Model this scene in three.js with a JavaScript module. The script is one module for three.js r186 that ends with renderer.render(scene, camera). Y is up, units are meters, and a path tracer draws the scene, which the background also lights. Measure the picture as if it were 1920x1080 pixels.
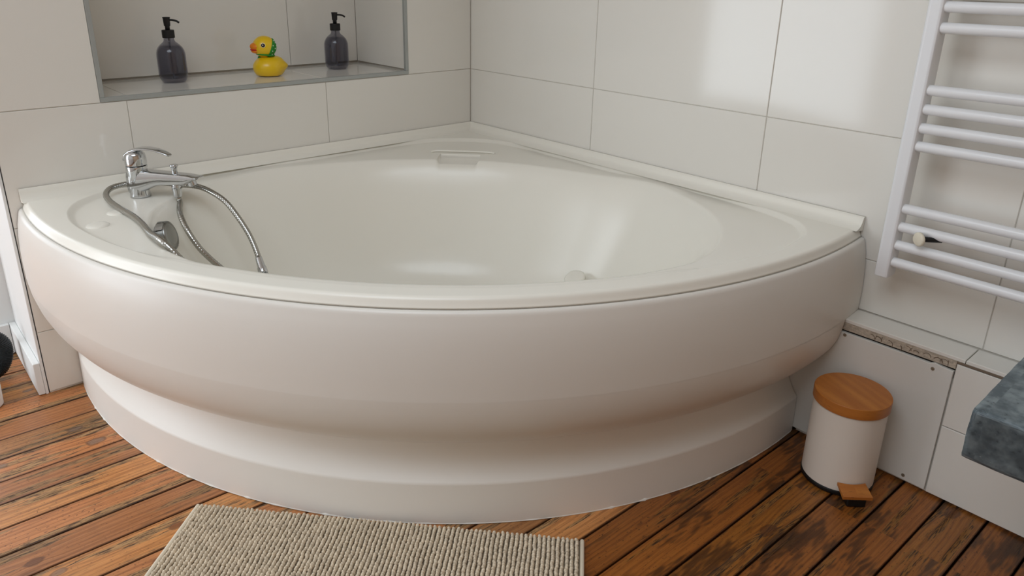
import * as THREE from 'three';
import { RectAreaLightUniformsLib } from 'three/addons/lights/RectAreaLightUniformsLib.js';
import { mergeGeometries, mergeVertices, toCreasedNormals } from 'three/addons/utils/BufferGeometryUtils.js';
import { RoundedBoxGeometry } from 'three/addons/geometries/RoundedBoxGeometry.js';
import { ImprovedNoise } from 'three/addons/math/ImprovedNoise.js';

// ---------------------------------------------------------------- camera, sky, light, exposure
const scene = new THREE.Scene();
const W = 1920, H = 1080;
const camera = new THREE.PerspectiveCamera(42.52, W / H, 0.05, 60);
camera.position.set(-1.7788, 1.1336, 2.1773);
camera.rotation.set(-0.3469, -0.7246, 0.0144, 'YXZ');
camera.setViewOffset(W, H, 26, 94, W, H);          // the photograph is cropped off the middle of its lens
scene.background = new THREE.Color(0.62, 0.76, 1.0);

RectAreaLightUniformsLib.init();
const daylight = new THREE.RectAreaLight(new THREE.Color(0.90, 0.96, 1.0), 6.3, 1.45, 2.08);  // daylight through the tall window on the left
daylight.position.set(-3.57, 1.06, -0.74);
daylight.lookAt(0, 1.06, -0.74);
daylight.castShadow = true; daylight.name = 'daylight_left';
scene.add(daylight);
const daylightB = new THREE.RectAreaLight(new THREE.Color(0.88, 0.95, 1.0), 2.6, 1.44, 1.92);   // daylight through the window at the back of the alcove
daylightB.position.set(-2.45, 1.15, -2.585);
daylightB.lookAt(-2.45, 1.15, 0);
daylightB.castShadow = true; daylightB.name = 'daylight_back';
scene.add(daylightB);
const skylight = new THREE.RectAreaLight(new THREE.Color(0.86, 0.94, 1.0), 5.4, 1.5, 1.5);   // daylight through the roof window
skylight.position.set(-2.2, 2.385, 1.7);
skylight.rotation.set(-Math.PI / 2, 0, 0);
skylight.castShadow = true; skylight.name = 'daylight_roof';
scene.add(skylight);

const renderer = new THREE.WebGLRenderer({ antialias: true });
renderer.toneMapping = THREE.LinearToneMapping;
renderer.toneMappingExposure = 0.62;
renderer.shadowMap.enabled = true;

// ---------------------------------------------------------------- helpers
let seed = 12345;
function rnd() { seed = (seed * 1664525 + 1013904223) >>> 0; return seed / 4294967296; }
const rr = (a, b) => a + (b - a) * rnd();
const noise = new ImprovedNoise();
const V = (x, y, z) => new THREE.Vector3(x, y, z);
const used = {};
function numbered(n) { used[n] = (used[n] ?? -1) + 1; return used[n] ? `${n}_${String(used[n]).padStart(3, '0')}` : n; }
function shade(o) { o.traverse((c) => { if (c.isMesh) { c.castShadow = true; c.receiveShadow = true; } }); return o; }
function thing(name, label, category, [x, y, z] = [0, 0, 0], turn = 0, group) {
  const o = new THREE.Group(); o.name = numbered(name); scene.add(o);
  o.position.set(x, y, z); o.rotation.y = turn; o.userData = { label, category };
  if (group) o.userData.group = group;
  return o;
}
function tag(o, label, category, group) { o.userData.label = label; o.userData.category = category; if (group) o.userData.group = group; return o; }
function part(name, geo, mat, parent, label) {
  const g = Array.isArray(geo) ? mergeGeometries(geo.map((q) => prep(q)), false) : geo;
  const m = new THREE.Mesh(g, mat); m.name = parent === scene ? numbered(name) : name; parent.add(m);
  m.castShadow = m.receiveShadow = true;
  if (label) m.userData.label = label;
  return m;
}
function prep(g) {           // so that unlike geometries can be merged
  const q = g.index ? g.toNonIndexed() : g.clone();
  for (const k of Object.keys(q.attributes)) if (!['position', 'normal', 'uv'].includes(k)) q.deleteAttribute(k);
  if (!q.attributes.uv) q.setAttribute('uv', new THREE.BufferAttribute(new Float32Array(q.attributes.position.count * 2), 2));
  return q;
}
function struct(name) { const o = new THREE.Group(); o.name = name; o.userData.kind = 'structure'; scene.add(o); return o; }
function box(x0, x1, y0, y1, z0, z1) { const g = new THREE.BoxGeometry(x1 - x0, y1 - y0, z1 - z0); g.translate((x0 + x1) / 2, (y0 + y1) / 2, (z0 + z1) / 2); return g; }
function rbox(x0, x1, y0, y1, z0, z1, r = 0.003, s = 2) { const g = new RoundedBoxGeometry(x1 - x0, y1 - y0, z1 - z0, s, r); g.translate((x0 + x1) / 2, (y0 + y1) / 2, (z0 + z1) / 2); return g; }
// a plate of w x h with chamfered front edge: its back lies at 0, its face at +d (along z)
function plate(w, h, d, c = 0.0012) {
  const s = new THREE.Shape(); const a = w / 2 - c, b = h / 2 - c;
  s.moveTo(-a, -b); s.lineTo(a, -b); s.lineTo(a, b); s.lineTo(-a, b); s.closePath();
  return new THREE.ExtrudeGeometry(s, { depth: d - c, bevelEnabled: true, bevelThickness: c, bevelSize: c, bevelSegments: 1, curveSegments: 1 });
}
function lathe(pts, seg = 48) { return new THREE.LatheGeometry(pts.map(([r, y]) => new THREE.Vector2(Math.max(r, 0.00001), y)), seg); }
function tube(pts, r, seg = 80, rad = 12) { return new THREE.TubeGeometry(new THREE.CatmullRomCurve3(pts, false, 'centripetal'), seg, r, rad, false); }
function cyl(r0, r1, h, seg = 24) { return new THREE.CylinderGeometry(r1, r0, h, seg); }
// lofts sections (arrays of Vector3, equal count, closed) into one skin with end caps
function loft(sections, cap = true) {
  const n = sections[0].length, pos = [], idx = [];
  for (const s of sections) for (const p of s) pos.push(p.x, p.y, p.z);
  for (let i = 0; i < sections.length - 1; i++) for (let j = 0; j < n; j++) {
    const a = i * n + j, b = i * n + (j + 1) % n, c = a + n, d = b + n; idx.push(a, b, d, a, d, c);
  }
  if (cap) for (const [k, flip] of [[0, 1], [sections.length - 1, 0]]) {
    const c = sections[k].reduce((q, p) => q.add(p), V(0, 0, 0)).divideScalar(n); const ci = pos.length / 3; pos.push(c.x, c.y, c.z);
    for (let j = 0; j < n; j++) { const a = k * n + j, b = k * n + (j + 1) % n; flip ? idx.push(ci, b, a) : idx.push(ci, a, b); }
  }
  const g = new THREE.BufferGeometry(); g.setAttribute('position', new THREE.Float32BufferAttribute(pos, 3)); g.setIndex(idx); g.computeVertexNormals(); return g;
}
function grid(rows, closed = false) {      // rows of Vector3 -> smooth skin
  const n = rows[0].length, pos = [], uv = [], idx = [];
  rows.forEach((r, i) => r.forEach((p, j) => { pos.push(p.x, p.y, p.z); uv.push(j / (n - 1), i / (rows.length - 1)); }));
  for (let i = 0; i < rows.length - 1; i++) for (let j = 0; j < (closed ? n : n - 1); j++) {
    const a = i * n + j, b = i * n + (j + 1) % n, c = a + n, d = b + n; idx.push(a, b, d, a, d, c);
  }
  const g = new THREE.BufferGeometry(); g.setAttribute('position', new THREE.Float32BufferAttribute(pos, 3)); g.setAttribute('uv', new THREE.Float32BufferAttribute(uv, 2)); g.setIndex(idx); g.computeVertexNormals(); return g;
}
function superellipse(w, h, n = 20, e = 0.7) {
  const out = []; for (let i = 0; i < n; i++) { const a = i / n * Math.PI * 2, c = Math.cos(a), s = Math.sin(a); out.push([Math.sign(c) * Math.abs(c) ** e * w / 2, Math.sign(s) * Math.abs(s) ** e * h / 2]); } return out;
}
// ---------------------------------------------------------------- textures
function tex(w, h, fn, srgb = true) {
  const d = new Uint8Array(w * h * 4);
  for (let y = 0; y < h; y++) for (let x = 0; x < w; x++) { const c = fn(x / w, y / h, x, y), i = (y * w + x) * 4; d[i] = Math.max(0, Math.min(255, c[0])); d[i + 1] = Math.max(0, Math.min(255, c[1])); d[i + 2] = Math.max(0, Math.min(255, c[2])); d[i + 3] = 255; }
  const t = new THREE.DataTexture(d, w, h, THREE.RGBAFormat); t.wrapS = t.wrapT = THREE.RepeatWrapping; t.magFilter = THREE.LinearFilter; t.minFilter = THREE.LinearMipmapLinearFilter; t.generateMipmaps = true;
  if (srgb) t.colorSpace = THREE.SRGBColorSpace; t.needsUpdate = true; return t;
}
const nz = (x, y, z = 0) => noise.noise(x, y, z);
const fbm = (x, y, z) => nz(x, y, z) * 0.55 + nz(x * 2.1, y * 2.1, z + 7) * 0.28 + nz(x * 4.3, y * 4.3, z + 13) * 0.17;
const mix3 = (a, b, t) => [a[0] + (b[0] - a[0]) * t, a[1] + (b[1] - a[1]) * t, a[2] + (b[2] - a[2]) * t];
const sm = (a, b, x) => { const t = Math.max(0, Math.min(1, (x - a) / (b - a))); return t * t * (3 - 2 * t); };

// old waxed pine boards: one texture covers one board of 3 m x 90 mm
const PL = 3.0, PW = 0.09;
function plankMaps(k) {
  const w = 2048, h = 128, kn = [];
  seed = 977 + k * 131;
  const nk = 3 + Math.floor(rnd() * 3);
  for (let i = 0; i < nk; i++) kn.push([rnd() * PL, rr(0.02, 0.07), rr(0.008, 0.02), rr(0.5, 1), rnd()]);
  const wear0 = rr(-0.16, 0.12), warm = rr(0, 1), tone = k < 5 ? rr(0.88, 1.10) : rr(0.80, 0.95);   // the last three are darker, warmer and blotched
  const hgt = new Float32Array(w * h);
  const colour = tex(w, h, (u, v, px, py) => {
    const x = u * PL, y = v * PW, z = k * 9.7;
    let warp = 0;
    for (const [kx, ky, kr] of kn) { const dx = (x - kx) / (kr * 3.2), dy = (y - ky) / (kr * 1.6); warp += Math.exp(-(dx * dx + dy * dy)) * Math.sign(y - ky || 1) * kr * 0.5; }
    const yy = y + warp;
    const grain = nz(x * 3.2, yy * 330, z) * 0.6 + nz(x * 9, yy * 800, z + 3) * 0.4;
    const ring = Math.sin((yy * 480 + fbm(x * 1.3, yy * 26, z) * 9));
    let c = mix3([208, 150, 100], [172, 112, 62], 0.5 + 0.7 * fbm(x * 2.2, y * 22, z + 1));
    c = mix3(c, warm > 0.5 ? [206, 150, 90] : [196, 130, 84], 0.45);
    c = mix3(c, [112, 64, 32], 0.26 * sm(0.1, 0.9, ring) + 0.3 * sm(0.0, 0.5, grain));
    const worn = sm(-0.02, 0.24, fbm(x * 2.0, y * 30, z + 21) * 1.25 + wear0 + 0.2 * nz(x * 14, y * 120, z + 4));
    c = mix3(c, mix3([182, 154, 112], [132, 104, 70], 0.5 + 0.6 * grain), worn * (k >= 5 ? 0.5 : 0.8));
    let dent = 0;
    const crack = Math.max(sm(0.16, 0.36, nz(x * 26, yy * 420, z + 31)), sm(0.22, 0.42, nz(x * 44, yy * 700, z + 33))) * (0.14 + 0.86 * sm(0.1, 0.6, worn));
    c = mix3(c, [58, 38, 24], crack * 0.85); dent += crack * 0.8;
    const grime = sm(0.26, 0.5, fbm(x * 5, y * 42, z + 51)) * 0.45; c = mix3(c, [84, 58, 38], grime);
    for (const [kx, ky, kr, ks, kc] of kn) {
      const dx = (x - kx) / (kr * 1.5), dy = (y - ky) / kr * 1.1, d = Math.sqrt(dx * dx + dy * dy) + nz(x * 60, y * 90, z) * 0.2;
      c = mix3(c, kc > 0.6 ? [116, 102, 98] : [104, 62, 38], (1 - sm(0.45, 1.0, d)) * 0.75 * ks);
      c = mix3(c, [72, 44, 28], (1 - sm(0.03, 0.22, Math.abs(d - 0.75))) * 0.4 * ks);
    }
    const e = Math.min(v, 1 - v); c = mix3([58, 36, 22], c, 0.35 + 0.65 * sm(0, 0.05, e));
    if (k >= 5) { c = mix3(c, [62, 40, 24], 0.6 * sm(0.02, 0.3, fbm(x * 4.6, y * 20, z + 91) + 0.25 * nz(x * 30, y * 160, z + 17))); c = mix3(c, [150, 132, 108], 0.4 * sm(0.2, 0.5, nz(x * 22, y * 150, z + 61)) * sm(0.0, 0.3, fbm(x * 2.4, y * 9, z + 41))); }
    const spk = nz(x * 210, y * 260, z + 71); if (spk > 0.55) c = mix3(c, [60, 36, 22], 0.5);
    hgt[py * w + px] = 150 + grain * 40 - dent * 90 - worn * 14 - (1 - sm(0, 0.05, e)) * 30;
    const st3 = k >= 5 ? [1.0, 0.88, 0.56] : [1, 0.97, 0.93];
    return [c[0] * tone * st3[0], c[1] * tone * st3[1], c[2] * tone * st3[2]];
  });
  const bump = tex(w, h, (u, v, px, py) => { const q = hgt[py * w + px]; return [q, q, q]; }, false);
  const rough = tex(512, 32, (u, v) => { const x = u * PL, y = v * PW, z = k * 9.7; const worn = sm(0.02, 0.34, fbm(x * 2.0, y * 30, z + 21) + wear0); const q = 96 + worn * 100 + nz(x * 40, y * 200, z) * 22; return [q, q, q]; }, false);
  return new THREE.MeshStandardMaterial({ map: colour, bumpMap: bump, bumpScale: 0.0012, roughnessMap: rough, roughness: 1 });
}
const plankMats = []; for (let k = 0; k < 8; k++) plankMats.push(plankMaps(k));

const lin = (r, g, b) => new THREE.Color().setRGB(r / 255, g / 255, b / 255, THREE.SRGBColorSpace);
const std = (c, rough = 0.5, metal = 0, extra = {}) => new THREE.MeshStandardMaterial({ color: lin(...c), roughness: rough, metalness: metal, ...extra });
const phys = (c, rough, extra = {}) => new THREE.MeshPhysicalMaterial({ color: lin(...c), roughness: rough, ...extra });
const M = {
  tile: phys([236, 232, 224], 0.11), grout: std([224, 218, 208], 0.9), paint: std([236, 236, 234], 0.6), plaster: std([232, 230, 226], 0.85),
  tub: phys([245, 241, 230], 0.25),
  apron: phys([233, 228, 220], 0.32),
  plinth: std([244, 240, 233], 0.4), caulk: std([240, 236, 228], 0.6),
  trim: std([172, 176, 174], 0.42, 0.35), chrome: std([206, 208, 210], 0.08, 1), hose: std([176, 174, 168], 0.22, 1), chromeDark: std([120, 120, 118], 0.3, 0.8),
  black: std([8, 8, 9], 0.5), blackRubber: std([20, 24, 26], 0.55), blackGap: std([24, 20, 18], 0.9),
  rad: phys([240, 241, 243], 0.3, { clearcoat: 0.3, clearcoatRoughness: 0.15 }), cream: std([236, 228, 208], 0.45),
  binWhite: std([236, 226, 214], 0.45), glass: new THREE.MeshPhysicalMaterial({ color: lin(196, 196, 204), roughness: 0.06, transmission: 1, thickness: 0, ior: 1.5 }),
  soap: std([86, 86, 92], 0.4), duck: phys([250, 206, 20], 0.32, { clearcoat: 0.4, clearcoatRoughness: 0.2 }), beak: std([246, 140, 24], 0.4), mouth: std([206, 44, 24], 0.45),
  eyeWhite: std([244, 240, 230], 0.3), eyeBlack: std([30, 12, 14], 0.2), bandana: std([36, 142, 44], 0.6), dot: std([226, 238, 214], 0.6),
  pane: new THREE.MeshPhysicalMaterial({ color: 0xffffff, roughness: 0.02, transmission: 1, thickness: 0, ior: 1.45 }),
  board: std([226, 223, 216], 0.55), screw: std([150, 138, 120], 0.4, 0.5),
};
M.adhesive = std([255, 255, 255], 0.95, 0, { map: tex(256, 64, (u, v) => { const n = fbm(u * 26, v * 4, 5), m = nz(u * 90, v * 20, 9); const q = 186 + n * 46 + m * 24; return [q, q * 0.93, q * 0.84]; }) });
M.mortar = std([122, 106, 90], 0.95);
M.zinc = new THREE.MeshStandardMaterial({ roughness: 0.5, metalness: 0.15,
  map: tex(512, 512, (u, v) => { const a = fbm(u * 9, v * 9, 2), b = fbm(u * 30, v * 30, 6), s = nz(u * 140, v * 140, 4); let c = mix3([92, 104, 110], [142, 154, 158], sm(-0.36, 0.44, a + 0.5 * b)); if (s > 0.66) c = mix3(c, [206, 212, 210], 0.5); if (b < -0.34) c = mix3(c, [62, 70, 74], 0.45); return c; }),
  bumpMap: tex(256, 256, (u, v) => { const q = 128 + fbm(u * 20, v * 20, 8) * 90; return [q, q, q]; }, false), bumpScale: 0.002 });
M.bamboo = std([255, 255, 255], 0.42, 0, { map: tex(512, 512, (u, v) => { const g = nz(u * 4, v * 130, 1) * 0.5 + nz(u * 9, v * 300, 2) * 0.5, b = nz(u * 1.4, v * 16, 3); let c = mix3([204, 132, 58], [172, 98, 38], 0.5 + 0.5 * b); c = mix3(c, [140, 82, 36], 0.4 * sm(0.1, 0.7, g)); if (nz(u * 12, v * 210, 8) > 0.56) c = mix3(c, [104, 60, 28], 0.5); return c; }) });
M.pile = std([224, 208, 184], 0.95); M.matBase = std([112, 100, 84], 0.95); M.matHem = std([230, 218, 196], 0.95);  // the mat backing is darkened to put shade between the pile rows

// ---------------------------------------------------------------- setting: floor
const XL = -1.523, X0 = -3.6, Z1 = 3.35, YC = 2.4, ZA = -0.34, ZB = -2.6;
const floor = struct('floor');
part('subfloor', box(X0 - 0.15, 0.15, -0.10, -0.024, -2.85, Z1 + 0.15), M.blackGap, floor);
{
  const edges = [-2.72, -2.63, -2.54, -2.45, -2.36, -2.27, -2.18, -2.09, -2, -1.91, -1.82, -1.73, -1.64, -1.55, -1.46, -1.37, -1.28, -1.19, -1.1, -1.01, -0.92, -0.83, -0.74, -0.65, -0.56, -0.47, -0.38, -0.289, -0.199, -0.109, -0.019, 0.073, 0.165, 0.257, 0.354, 0.444, 0.535, 0.625, 0.717];
  while (edges[edges.length - 1] < 3.2) edges.push(edges[edges.length - 1] + 0.0888);
  const L = 3.56, tilt = -0.0195; seed = 4242;
  edges.slice(0, -1).forEach((e, i) => {
    const w = edges[i + 1] - e - 0.0042;
    const g = plate(L, w, 0.022, 0.0014);
    const p = g.attributes.position, uv = new Float32Array(p.count * 2), off = rnd() * 0.0;
    for (let k = 0; k < p.count; k++) { uv[k * 2] = p.getX(k) / PL + 0.5 + off; uv[k * 2 + 1] = 0.5 + p.getY(k) / (w + 0.002); }
    g.setAttribute('uv', new THREE.BufferAttribute(uv, 2));
    g.rotateX(-Math.PI / 2);
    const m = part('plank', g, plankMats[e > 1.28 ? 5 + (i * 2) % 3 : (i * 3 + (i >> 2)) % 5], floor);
    m.position.set(-1.79, -0.0225 + rr(-0.0012, 0.0004), e + w / 2 + 0.002 + tilt * 0.09);
    m.rotation.set(0, tilt, 0); if (i % 2) m.rotation.y += Math.PI;
  });
}
// ---------------------------------------------------------------- setting: tiled walls
const TD = 0.008, GAP = 0.0018;
function tileOn(wall, a0, a1, y0, y1, where, mat = M.tile) {   // where(g) puts the plate (centre origin, face +z) on its wall
  const w = Math.abs(a1 - a0) - GAP, h = y1 - y0 - GAP; if (w < 0.01 || h < 0.01) return;
  const m = part('tile', plate(w, h, TD), mat, wall); where(m, (a0 + a1) / 2, (y0 + y1) / 2);
  return m;
}
const rowsY = [0.004, 0.187, 0.487, 0.787, 1.087, 1.387, 1.687, 1.987, 2.287, YC];
const NX0 = -1.268, NX1 = -0.281, NY0 = 0.787, NY1 = 1.387, ND = 0.335;      // the niche
{
  const wall = struct('wall_left');
  part('grout', [box(XL + 0.002, 0.1, 0, NY0 + 0.002, -0.42, -0.0032), box(XL + 0.002, 0.1, NY1, YC, -0.42, -0.0032), box(XL + 0.002, NX0 - 0.006, NY0, NY1, -0.42, -0.0032), box(NX1 + 0.006, 0.1, NY0, NY1, -0.42, -0.0032), box(NX0 - 0.01, NX1 + 0.01, NY0, NY1, -0.42, -ND - 0.008)], M.grout, wall);
  const put = (m, a, y) => m.position.set(a, y, -TD);
  for (let r = 0; r < rowsY.length - 1; r++) {
    const y0 = rowsY[r], y1 = rowsY[r + 1];
    if (r === 3 || r === 4) { tileOn(wall, XL, NX0 - 0.001, y0, y1, put); tileOn(wall, NX1 + 0.001, -0.0005, y0, y1, put); } else {
      tileOn(wall, XL, -1.2047, y0, y1, put); tileOn(wall, -1.2047, -0.6023, y0, y1, put); tileOn(wall, -0.6023, -0.0005, y0, y1, put);
    }
  }
  // inside the niche
  const back = (m, a, y) => m.position.set(a, y, -ND - TD + 0.001);
  for (const [y0, y1] of [[0.803, 1.087], [1.087, NY1]]) { tileOn(wall, NX0, -0.554, y0, y1, back); tileOn(wall, -0.554, NX1, y0, y1, back); }
  const sideR = (m, a, y) => { m.position.set(NX1 + 0.006, y, a); m.rotation.y = -Math.PI / 2; };
  const sideL = (m, a, y) => { m.position.set(NX0 - 0.006, y, a); m.rotation.y = Math.PI / 2; };
  for (const [y0, y1] of [[0.803, 1.087], [1.087, NY1]]) { tileOn(wall, -ND + 0.002, -0.012, y0, y1, sideR); tileOn(wall, -ND + 0.002, -0.012, y0, y1, sideL); }
  const sill = (m, a, y) => { m.position.set(a, NY0 + 0.0025, y); m.rotation.x = -Math.PI / 2; };
  for (const [a0, a1] of [[NX0 + 0.004, -1.196], [-1.196, -0.6], [-0.6, NX1 - 0.004]]) tileOn(wall, a0, a1, -ND + 0.0015, -0.0098, sill);
  // grey metal edging round the opening
  part('edge_trim', rbox(NX0 - 0.0015, NX1 + 0.0015, NY0 + 0.0013, NY0 + 0.0135, -0.0105, 0.0012, 0.0015), M.trim, wall, 'grey metal edging strip');
  part('edge_trim', rbox(NX0 - 0.0015, NX0 + 0.0105, NY0 + 0.0135, NY1, -0.0105, 0.0012, 0.0015), M.trim, wall, 'grey metal edging strip');
  part('edge_trim', rbox(NX1 - 0.0105, NX1 + 0.0015, NY0 + 0.0135, NY1, -0.0105, 0.0012, 0.0015), M.trim, wall, 'grey metal edging strip');
  // plastered end face of the wall
  part('plaster', rbox(XL - 0.009, XL - 0.0015, 0, YC, ZA, 0.0005, 0.002), M.paint, wall, 'white painted end of the tiled wall');
}
const LD = 0.0812, LY = 0.355;
{
  const wall = struct('wall_right');
  part('grout', box(0.0032, 0.15, 0, YC, -0.42, Z1), M.grout, wall);
  const put = (m, a, y) => { m.position.set(TD, y, a); m.rotation.y = -Math.PI / 2; };
  const cols = [0.0005, 0.6095, 1.2065, 1.795, 2.397, 2.997, Z1];
  for (let r = 1; r < rowsY.length - 1; r++) for (let c = 0; c < cols.length - 1; c++) { const y0 = r === 1 ? LY + 0.001 : rowsY[r]; tileOn(wall, cols[c], cols[c + 1], y0, rowsY[r + 1], put); }
  // the tiled pipe ledge along its foot
  const ledge = struct('wall_ledge');
  part('core', box(-LD + 0.0095, 0.006, 0, LY - 0.0085, 1.45, Z1), M.grout, ledge);
  const top = (m, a, y) => { m.position.set(y, LY - TD, a); m.rotation.set(-Math.PI / 2, 0, Math.PI / 2); };
  for (const [a, b] of [[1.45, 1.788], [1.788, 2.39], [2.39, 2.99], [2.99, Z1]]) tileOn(ledge, a, b, -LD + 0.001, -0.0005, top);
  const front = (m, a, y) => { m.position.set(-LD + TD, y, a); m.rotation.y = -Math.PI / 2; };
  for (const [a, b] of [[1.773, 2.37], [2.37, 2.97], [2.97, Z1]]) { tileOn(ledge, a, b, 0.004, 0.184, front); tileOn(ledge, a, b, 0.184, LY - 0.014, front); }
  part('edge_strip', rbox(-LD - 0.0002, -LD + 0.008, LY - 0.0135, LY - 0.0085, 1.773, Z1, 0.001), M.mortar, ledge, 'grey grout line under the ledge tiles');
  // bare tile adhesive where a strip of tile is missing
  const g = rbox(-LD + 0.003, -LD + 0.010, 0.326, LY - 0.0085, 1.47, 1.772, 0.001); part('adhesive', g, M.adhesive, ledge, 'bare strip of dried tile adhesive');
  part('gap_shade', box(-LD + 0.0088, -LD + 0.0100, 0.300, 0.3262, 1.45, 1.771), M.blackGap, ledge, 'black strip painted as the shade above the panel');  // black strip puts the shade of the open slit into colour
  seed = 71; const ridges = [];
  for (let i = 0; i < 9; i++) {
    const R = rr(0.006, 0.0105), z0 = 1.588 + i * 0.0205 + rr(-0.004, 0.004), open = rr(0.45, 1.0);
    const a = new THREE.TorusGeometry(R, rr(0.0006, 0.0011), 5, 14, Math.PI * open); a.rotateY(-Math.PI / 2); a.rotateX(rr(-0.6, 0.6)); a.translate(-LD + 0.003, 0.3296 + rr(-0.001, 0.003), z0); ridges.push(a);
    if (rnd() > 0.45) { const g1 = rbox(-LD + 0.0022, -LD + 0.004, -0.006, 0.006, -0.0007, 0.0007, 0.0004, 1); g1.rotateX(rr(-0.5, 0.5)); g1.translate(0, 0.3345, z0 + rr(0.006, 0.012)); ridges.push(g1); }
  }
  part('adhesive_ridge', ridges, M.mortar, ledge, 'notched trowel ridges in the adhesive');
  // screwed access panel
  const p = thing('access_panel', 'plain white access panel screwed below the bare adhesive strip, behind the pedal bin', 'panel', [-LD, 0, 1.6]);
  const pan = new THREE.Shape(); pan.moveTo(-0.215, 0.012); pan.lineTo(0.1695, 0.008); pan.lineTo(0.1695, 0.3195); pan.lineTo(0.145, 0.3215); pan.lineTo(0.132, 0.3245); pan.lineTo(0.122, 0.3195); pan.lineTo(0.06, 0.3205); pan.lineTo(-0.215, 0.3195); pan.closePath();
  const pg = new THREE.ExtrudeGeometry(pan, { depth: 0.008, bevelEnabled: true, bevelThickness: 0.0008, bevelSize: 0.0008, bevelSegments: 1 }); pg.rotateY(-Math.PI / 2); pg.translate(0.0085, 0, 0);
  part('panel', pg, M.board, p);
  for (const [y, z] of [[0.315, 1.531], [0.310, 1.730], [0.020, 1.722]]) { const s = [cyl(0.0042, 0.0036, 0.0016, 16).rotateZ(Math.PI / 2).translate(-0.0012, y, z - 1.6), box(-0.0024, -0.0018, y - 0.0005, y + 0.0005, z - 1.603, z - 1.597), box(-0.0024, -0.0018, y - 0.003, y + 0.003, z - 1.6005, z - 1.5995)]; part('screw', s, M.screw, p); }
}
// rest of the room
{
  const c = struct('ceiling'); const sx0 = -2.95, sx1 = -1.45, sz0 = 0.95, sz1 = 2.45;
  part('plaster', [box(X0 - 0.15, 0.15, YC, YC + 0.12, -2.85, sz0), box(X0 - 0.15, 0.15, YC, YC + 0.12, sz1, Z1 + 0.15), box(X0 - 0.15, sx0, YC, YC + 0.12, sz0, sz1), box(sx1, 0.15, YC, YC + 0.12, sz0, sz1)], M.plaster, c);
  const w2 = struct('window_2');
  part('frame', [rbox(sx0, sx1, YC + 0.05, YC + 0.11, sz0, sz0 + 0.05), rbox(sx0, sx1, YC + 0.05, YC + 0.11, sz1 - 0.05, sz1), rbox(sx0, sx0 + 0.05, YC + 0.05, YC + 0.11, sz0, sz1), rbox(sx1 - 0.05, sx1, YC + 0.05, YC + 0.11, sz0, sz1)], M.paint, w2);
  part('pane', box(sx0 + 0.04, sx1 - 0.04, YC + 0.075, YC + 0.081, sz0 + 0.04, sz1 - 0.04), M.pane, w2);
  const a = struct('wall_alcove'); part('plaster', [box(-1.62, XL - 0.002, 0, YC, -0.45, ZA), box(-1.62, -1.47, 0, YC, ZB, -0.45), box(X0 - 0.15, -3.2, 0, YC, ZB - 0.15, ZB), box(-1.7, -1.47, 0, YC, ZB - 0.15, ZB), box(-3.2, -1.7, 0, 0.15, ZB - 0.15, ZB), box(-3.2, -1.7, 2.15, YC, ZB - 0.15, ZB)], M.paint, a);
  const wz0 = -1.49, wz1 = 0.01, wy0 = 0.0, wy1 = 2.14, zm = (wz0 + wz1) / 2;
  const l = struct('wall_window'); part('plaster', [box(X0 - 0.15, X0, 0, wy0, -2.7, Z1), box(X0 - 0.15, X0, wy1, YC, -2.7, Z1), box(X0 - 0.15, X0, wy0, wy1, -2.7, wz0), box(X0 - 0.15, X0, wy0, wy1, wz1, Z1)], M.paint, l);
  const w = struct('window_1');
  const fx = X0 - 0.07;
  part('frame', [rbox(fx, fx + 0.05, wy0, wy0 + 0.05, wz0, wz1), rbox(fx, fx + 0.05, wy1 - 0.05, wy1, wz0, wz1), rbox(fx, fx + 0.05, wy0, wy1, wz0, wz0 + 0.05), rbox(fx, fx + 0.05, wy0, wy1, wz1 - 0.05, wz1), rbox(fx, fx + 0.05, wy0, wy1, zm - 0.03, zm + 0.03)], M.paint, w);
  part('pane', box(fx + 0.022, fx + 0.028, wy0 + 0.04, wy1 - 0.04, wz0 + 0.04, zm - 0.02), M.pane, w); part('pane', box(fx + 0.022, fx + 0.028, wy0 + 0.04, wy1 - 0.04, zm + 0.02, wz1 - 0.04), M.pane, w);
  const w3 = struct('window_3'); const bz = ZB - 0.10;
  part('frame', [rbox(-3.2, -1.7, 0.15, 0.20, bz, bz + 0.05), rbox(-3.2, -1.7, 2.10, 2.15, bz, bz + 0.05), rbox(-3.2, -3.15, 0.15, 2.15, bz, bz + 0.05), rbox(-1.75, -1.7, 0.15, 2.15, bz, bz + 0.05), rbox(-2.48, -2.42, 0.15, 2.15, bz, bz + 0.05)], M.paint, w3);
  part('pane', box(-3.16, -2.47, 0.19, 2.11, bz + 0.022, bz + 0.028), M.pane, w3); part('pane', box(-2.43, -1.74, 0.19, 2.11, bz + 0.022, bz + 0.028), M.pane, w3);
  const r = struct('wall_front'); part('plaster', box(X0 - 0.15, 0.15, 0, YC, Z1, Z1 + 0.15), std([206, 178, 150], 0.8), r);  // unseen wall; its beige is picked to warm the bounced light
  const b = struct('baseboard_alcove');
  const prof = (x0, x1, z0, z1) => rbox(x0, x1, 0.002, 0.099, z0, z1, 0.0025);
  part('board', prof(XL - 0.026, XL - 0.0092, ZA + 0.002, 0.0), M.paint, b); part('board', prof(-1.62, XL - 0.027, ZA, ZA + 0.016), M.paint, b);
}
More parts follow.
